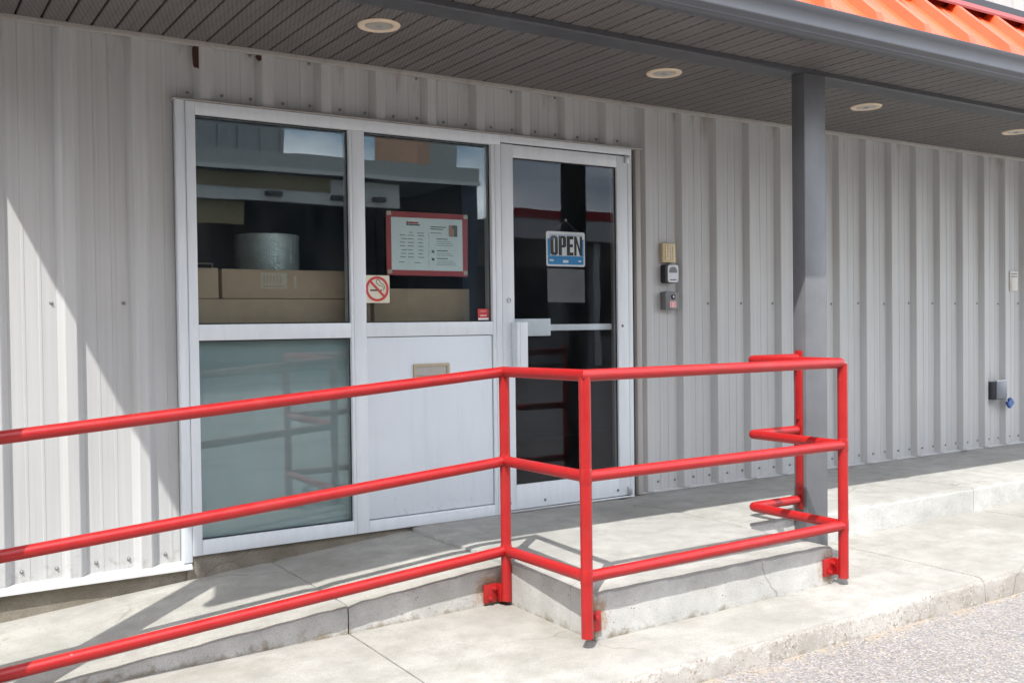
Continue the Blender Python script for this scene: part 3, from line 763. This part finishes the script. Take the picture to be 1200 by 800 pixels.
# notice with red border taped inside the pane
nt = thing('hours_notice', 'white opening hours notice with red border taped inside the window', 'notice', (2.56, .040, 1.37))
NY = .0500
MB().ext_y([(2.318, 1.368), (2.822, 1.366), (2.826, 1.716), (2.317, 1.714)], NY+.0011, NY+.0022).build('red_backing', 'redpaper', nt)
MB().ext_y([(2.347, 1.397), (2.790, 1.396), (2.789, 1.686), (2.346, 1.682)], NY, NY+.001).build('sheet', 'paper', nt)
ink = MB(); ri = MB()
def ln(m, x, z, w, h=.0035): m.box(x, x+w, NY-.0009, NY-.0003, z, z+h)
ln(ink, 2.438, 1.640, .010, .022); ln(ri, 2.450, 1.652, .062, .009); ln(ink, 2.450, 1.641, .070, .008)
ln(ink, 2.455, 1.601, .020); ln(ink, 2.503, 1.599, .042)
for r in range(7):
    z = 1.585-r*.0195-(.002 if r > 3 else 0)
    ln(ink, 2.395+random.uniform(0, .012), z, .030+random.uniform(-.006, .006))
    ln(ink, 2.445, z, .036+random.uniform(-.006, .004)); ln(ink, 2.508, z, .034+random.uniform(-.005, .006))
ln(ink, 2.390, 1.438, .034); ln(ink, 2.485, 1.436, .036)
for z, w in ((1.636, .100), (1.624, .082), (1.603, .072)): ln(ink, 2.585, z, w, .005 if z > 1.61 else .0035)
for z0 in (1.570, 1.505, 1.462):
    ln(ink, 2.624, z0, .070, .005)
    for q in range(3 if z0 > 1.55 else 2): ln(ink, 2.624, z0-.013-q*.011, .110+random.uniform(-.03, .01), .0022)
for z in (1.495, 1.452): ln(ink, 2.592, z, .016, .014)
ln(ink, 2.622, 1.428, .12, .002)
for z in (1.60, 1.55, 1.50, 1.45): ln(ink, 2.574, z-.03, .0012, .04)
ink.build('printed_text', 'ink', nt); ri.build('printed_heading', 'redink', nt)
MB().ext_y(rrect(2.702, 2.756, 1.588, 1.652, .004, 2), NY-.0010, NY-.0003).build('printed_picture', 'skin', nt)
MB().ext_y([(2.735, 1.588), (2.756, 1.588), (2.756, 1.652), (2.728, 1.652), (2.722, 1.640), (2.738, 1.625)], NY-.0017, NY-.0011).build('printed_picture', 'ink', nt)
for x, z in ((2.322, 1.690), (2.800, 1.690), (2.324, 1.374), (2.796, 1.374)):
    MB().ext_y([(x, z), (x+.026, z+.004), (x+.022, z+.026), (x-.003, z+.022)], NY-.0013, NY-.0006).build('tape', 'tape', nt)

# no smoking sticker on the outside of the glass
ns = thing('no_smoking_sticker', 'square cream no smoking sticker with red ring on the window', 'sticker', (2.25, .028, 1.215))
SY = .0285
MB().ext_y(rrect(2.1755, 2.321, 1.217, 1.364, .006, 3), SY, SY+.001).build('sticker', 'sticker', ns)
cx, cz = 2.2485, 1.2915
circ = lambda r, n=40: [(cx+r*math.cos(2*math.pi*i/n), cz+r*math.sin(2*math.pi*i/n)) for i in range(n)]
MB().ring_y(circ(.0675), circ(.0535), SY-.0009, SY-.0003).build('red_ring', 'redink', ns)
q = .7071; hw = .0065
MB().ext_y([(cx-.055*q-hw*q, cz+.055*q-hw*q), (cx+.055*q-hw*q, cz-.055*q-hw*q), (cx+.055*q+hw*q, cz-.055*q+hw*q), (cx-.055*q+hw*q, cz+.055*q+hw*q)], SY-.0015, SY-.001).build('red_bar', 'redink', ns)
m = MB(); m.box(2.207, 2.262, SY-.0009, SY-.0003, 1.280, 1.288); m.box(2.267, 2.275, SY-.0009, SY-.0003, 1.280, 1.288)
sm = [(2.243, 1.335), (2.250, 1.342), (2.259, 1.340), (2.264, 1.330), (2.270, 1.321), (2.283, 1.316), (2.291, 1.306), (2.292, 1.290)]
for (xa, za), (xb, zb) in zip(sm, sm[1:]):
    d = Vector((xb-xa, zb-za)).normalized()*.0016; m.ext_y([(xa-d.y, za+d.x), (xb-d.y, zb+d.x), (xb+d.y, zb-d.x), (xa+d.y, za-d.x)], SY-.0009, SY-.0003)
sm = [(2.243, 1.335), (2.243, 1.324), (2.252, 1.316), (2.262, 1.308), (2.276, 1.308), (2.283, 1.300), (2.284, 1.284)]
for (xa, za), (xb, zb) in zip(sm, sm[1:]):
    d = Vector((xb-xa, zb-za)).normalized()*.0016; m.ext_y([(xa-d.y, za+d.x), (xb-d.y, zb+d.x), (xb+d.y, zb-d.x), (xa+d.y, za-d.x)], SY-.0009, SY-.0003)
m.build('cigarette_print', 'signblack', ns)
# small red sticker in the corner
st = thing('alarm_sticker', 'small red sticker with white lower strip in the window corner', 'sticker', (2.91, .028, 1.115))
MB().ext_y(rrect(2.872, 2.944, 1.119, 1.184, .003, 2), SY, SY+.001).build('sticker', 'redink', st)
MB().ext_y(rrect(2.874, 2.942, 1.1205, 1.1315, .002, 2), SY-.0009, SY-.0003).build('white_strip', 'signwhite', st)
m = MB(); m.box(2.886, 2.930, SY-.0009, SY-.0003, 1.142, 1.149); m.box(2.890, 2.925, SY-.0009, SY-.0003, 1.168, 1.171); m.build('print', 'pinklabel', st)

# OPEN sign hanging inside the door glass
op = thing('open_sign', 'blue and white OPEN sign hanging on a cord inside the door glass', 'sign', (3.48, .030, 1.44))
OY = .0305
x0, x1, z0, z1 = 3.352, 3.638, 1.437, 1.645
MB().ext_y(rrect(x0, x1, z0, z1, .014, 5), OY, OY+.003).build('board', 'signwhite', op)
MB().ext_y(rrect(x0+.011, x1-.011, z0+.011, z0+.060, .006, 3), OY-.0009, OY-.0002).build('blue_band', 'signblue', op)
MB().box(x0+.010, x0+.024, OY-.0009, OY-.0002, z0+.0605, z0+.165).build('blue_edge', 'signblue', op)
MB().box(x1-.024, x1-.010, OY-.0009, OY-.0002, z0+.0605, z0+.165).build('blue_edge', 'signblue', op)
MB().ring_y(rrect(x0+.0245, x1-.0245, z0+.0605, z1-.018, .006, 3), rrect(x0+.027, x1-.027, z0+.063, z1-.0205, .005, 3), OY-.0009, OY-.0002).build('border_line', 'signblue', op)
lt = MB(); zb, zt = z0+.066, z1-.025; H = zt-zb; W = .055; S = .0235; y0, y1 = OY-.0012, OY-.0002
xx = x0+.029
lt.ring_y(rrect(xx, xx+W, zb, zt, .017, 5), rrect(xx+S, xx+W-S+.002, zb+.016, zt-.016, .006, 5), y0, y1); xx += W+.006
lt.box(xx, xx+S, y0, y1, zb, zt)
lt.ring_y(rrect(xx+S*.6, xx+W, zb+H*.40, zt, .014, 5), rrect(xx+S*.98, xx+W-S, zb+H*.40+.014, zt-.014, .005, 5), y0+.0003, y1-.0001); xx += W+.005
lt.box(xx, xx+S, y0, y1, zb, zt)
for za, zc, ww in ((zb, zb+.019, 1), (zb+H*.43, zb+H*.43+.018, .92), (zt-.019, zt, 1)): lt.box(xx+S+.0001, xx+W*ww*.9, y0, y1, za, zc)
xx += W*.9+.006
lt.box(xx, xx+.017, y0, y1, zb, zt); lt.box(xx+W-.013, xx+W+.004, y0, y1, zb, zt)
lt.ext_y([(xx+.0171, zt), (xx+.0171, zt-.040), (xx+W-.0131, zb), (xx+W-.0131, zb+.040)], y0, y1)
lt.build('lettering', 'signblack', op)
m = MB(); m.box(x0+.022, x0+.052, OY-.0018, OY-.001, z0+.031, z0+.040); m.box(x0+.120, x0+.160, OY-.0018, OY-.001, z0+.022, z0+.038); m.box(x1-.050, x1-.030, OY-.0018, OY-.001, z0+.028, z0+.038)
m.build('small_print', 'signwhite', op)
MB().tube([(x0+.035, OY+.001, z1-.006), (3.495, OY+.004, 1.712), (x1-.035, OY+.001, z1-.006)], .0008, 6).build('cord', 'string', op)
MB().lathe([(.009, 0), (.008, .004), (.004, .008)], 3.495, OY-.004, 1.714, axis='y', seg=16).build('suction_hook', 'string', op)
tag(MB().ext_y([(3.358, 1.222), (3.634, 1.219), (3.634, 1.421), (3.357, 1.424)], .0305, .0318).build('paper_sheet', 'sheet', None), 'plain grey sheet taped to the door glass below the OPEN sign', 'sheet')

# ------------------------------------------------------------------ across the lot (seen mirrored in the glass)
wh = thing('warehouse', 'grey open fronted warehouse across the lot mirrored in the windows', 'building', (4, -24, -.3))
box('fascia', 'fargrey', wh, -14, 14.87, -20.3, -20, 5.22, 5.62)
box('white_gutter', 'farwhite', wh, -14, 14.87, -19.98, -19.9, 5.10, 5.215)
box('roof', 'fargrey2', wh, -14, 14.87, -30, -20.31, 5.3, 5.6)
box('back_wall', 'dark', wh, -14, 14.9, -30.2, -30.01, -.3, 5.6)
box('header_beam', 'farwhite', wh, -14, 12.5, -20.6, -20.35, 4.38, 5.05)
box('side_wall', 'farnavy', wh, 14.45, 15.0, -30, -20.31, -.3, 5.2)
box('dark_interior', 'dark', wh, -14, 14.4, -24, -23.8, -.3, 5.2)
for x in (-6, 1): box('pillar', 'fargrey', wh, x, x+.35, -20.7, -20.35, -.3, 4.37)
tb = thing('metal_clad_hall', 'tall grey metal clad hall behind the warehouse mirrored in the windows', 'building', (0, -28, -.3))
m = MB(); m.box(-18, 9.7, -34, -22, 5.7, 13); m.build('wall', 'fargrey2', tb)
for k in range(40): box('rib', 'fargrey2', tb, 9.6-k*.6, 9.7-k*.6, -21.99, -21.93, 5.7, 13)
tw = thing('lift_tower', 'tan and grey tower rising behind the warehouse roof', 'tower', (14, -23, -.3))
box('tan_wall', 'fartan', tw, 13.4, 13.82, -24, -21, 5.65, 12); box('grey_wall', 'fargrey', tw, 13.825, 14.72, -24, -21.01, 5.65, 12)
lb = thing('red_roofed_store', 'low white store with red roof edge across the lot mirrored in the door', 'building', (24, -24, -.3))
box('red_fascia', 'farred', lb, 15.6, 40, -20.2, -20, 4.29, 4.56)
box('white_fascia', 'farwhite', lb, 15.6, 40, -20.3, -20.05, 3.66, 4.285)
box('roof', 'fargrey2', lb, 15.6, 40, -30, -20.31, 4.0, 4.3)
box('front_wall', 'fargrey2', lb, 15.6, 40, -23.2, -23, -.3, 3.99)
for k in range(6):
    box('shop_window', 'black', lb, 16.4+k*3.6, 19.3+k*3.6, -22.99, -22.95, .6, 3.0)
    box('pillar', 'farwhite', lb, 15.7+k*3.6, 15.95+k*3.6, -20.6, -20.32, -.3, 3.65)

# unseen wing added out of frame on the left to keep that side of ribs and posts dark
wg = thing('added_shade_wing', 'unseen dark brown wing added beside the shop to darken left faces', 'building', (-6, -8, -.3))
box('wall', 'shadewing', wg, -9, -4.6, -15, -2.6, -.3, 6.2)
for k in range(4): box('window', 'black', wg, -4.599, -4.57, -5.2-k*2.6, -3.8-k*2.6, .8, 2.2)  # window insets of the same added wing

# loose grit swept against the kerb
m = MB()
for i in range(420):
    x = random.uniform(1.6, 8.5); r = random.uniform(.0015, .0045); y = -1.998-abs(random.gauss(0, .035))-r
    mt = Matrix.Translation((x, y, -.30+r*.6)) @ Matrix.Rotation(random.uniform(0, 6), 4, 'Z') @ Matrix.Diagonal((1, random.uniform(.6, 1), random.uniform(.5, .9), 1))
    bmesh.ops.create_icosphere(m.bm, subdivisions=1, radius=r, matrix=mt)
g = m.build('kerb_grit', 'grit', None, stuff=True); g['label'] = 'loose sandy grit along the foot of the kerb'; g['category'] = 'grit'
box('yellow_sign_board', 'yellow', wh, -14, 10.4, -20.33, -20.305, 4.72, 5.08)
box('yellow_shutter_box', 'yellow', wh, -14, 8.1, -20.75, -20.62, 3.75, 4.36)
for x in (8.6, 10.4, 11.6): box('lamp_box', 'black', wh, x, x+.42, -20.34, -20.2, 4.52, 4.64)
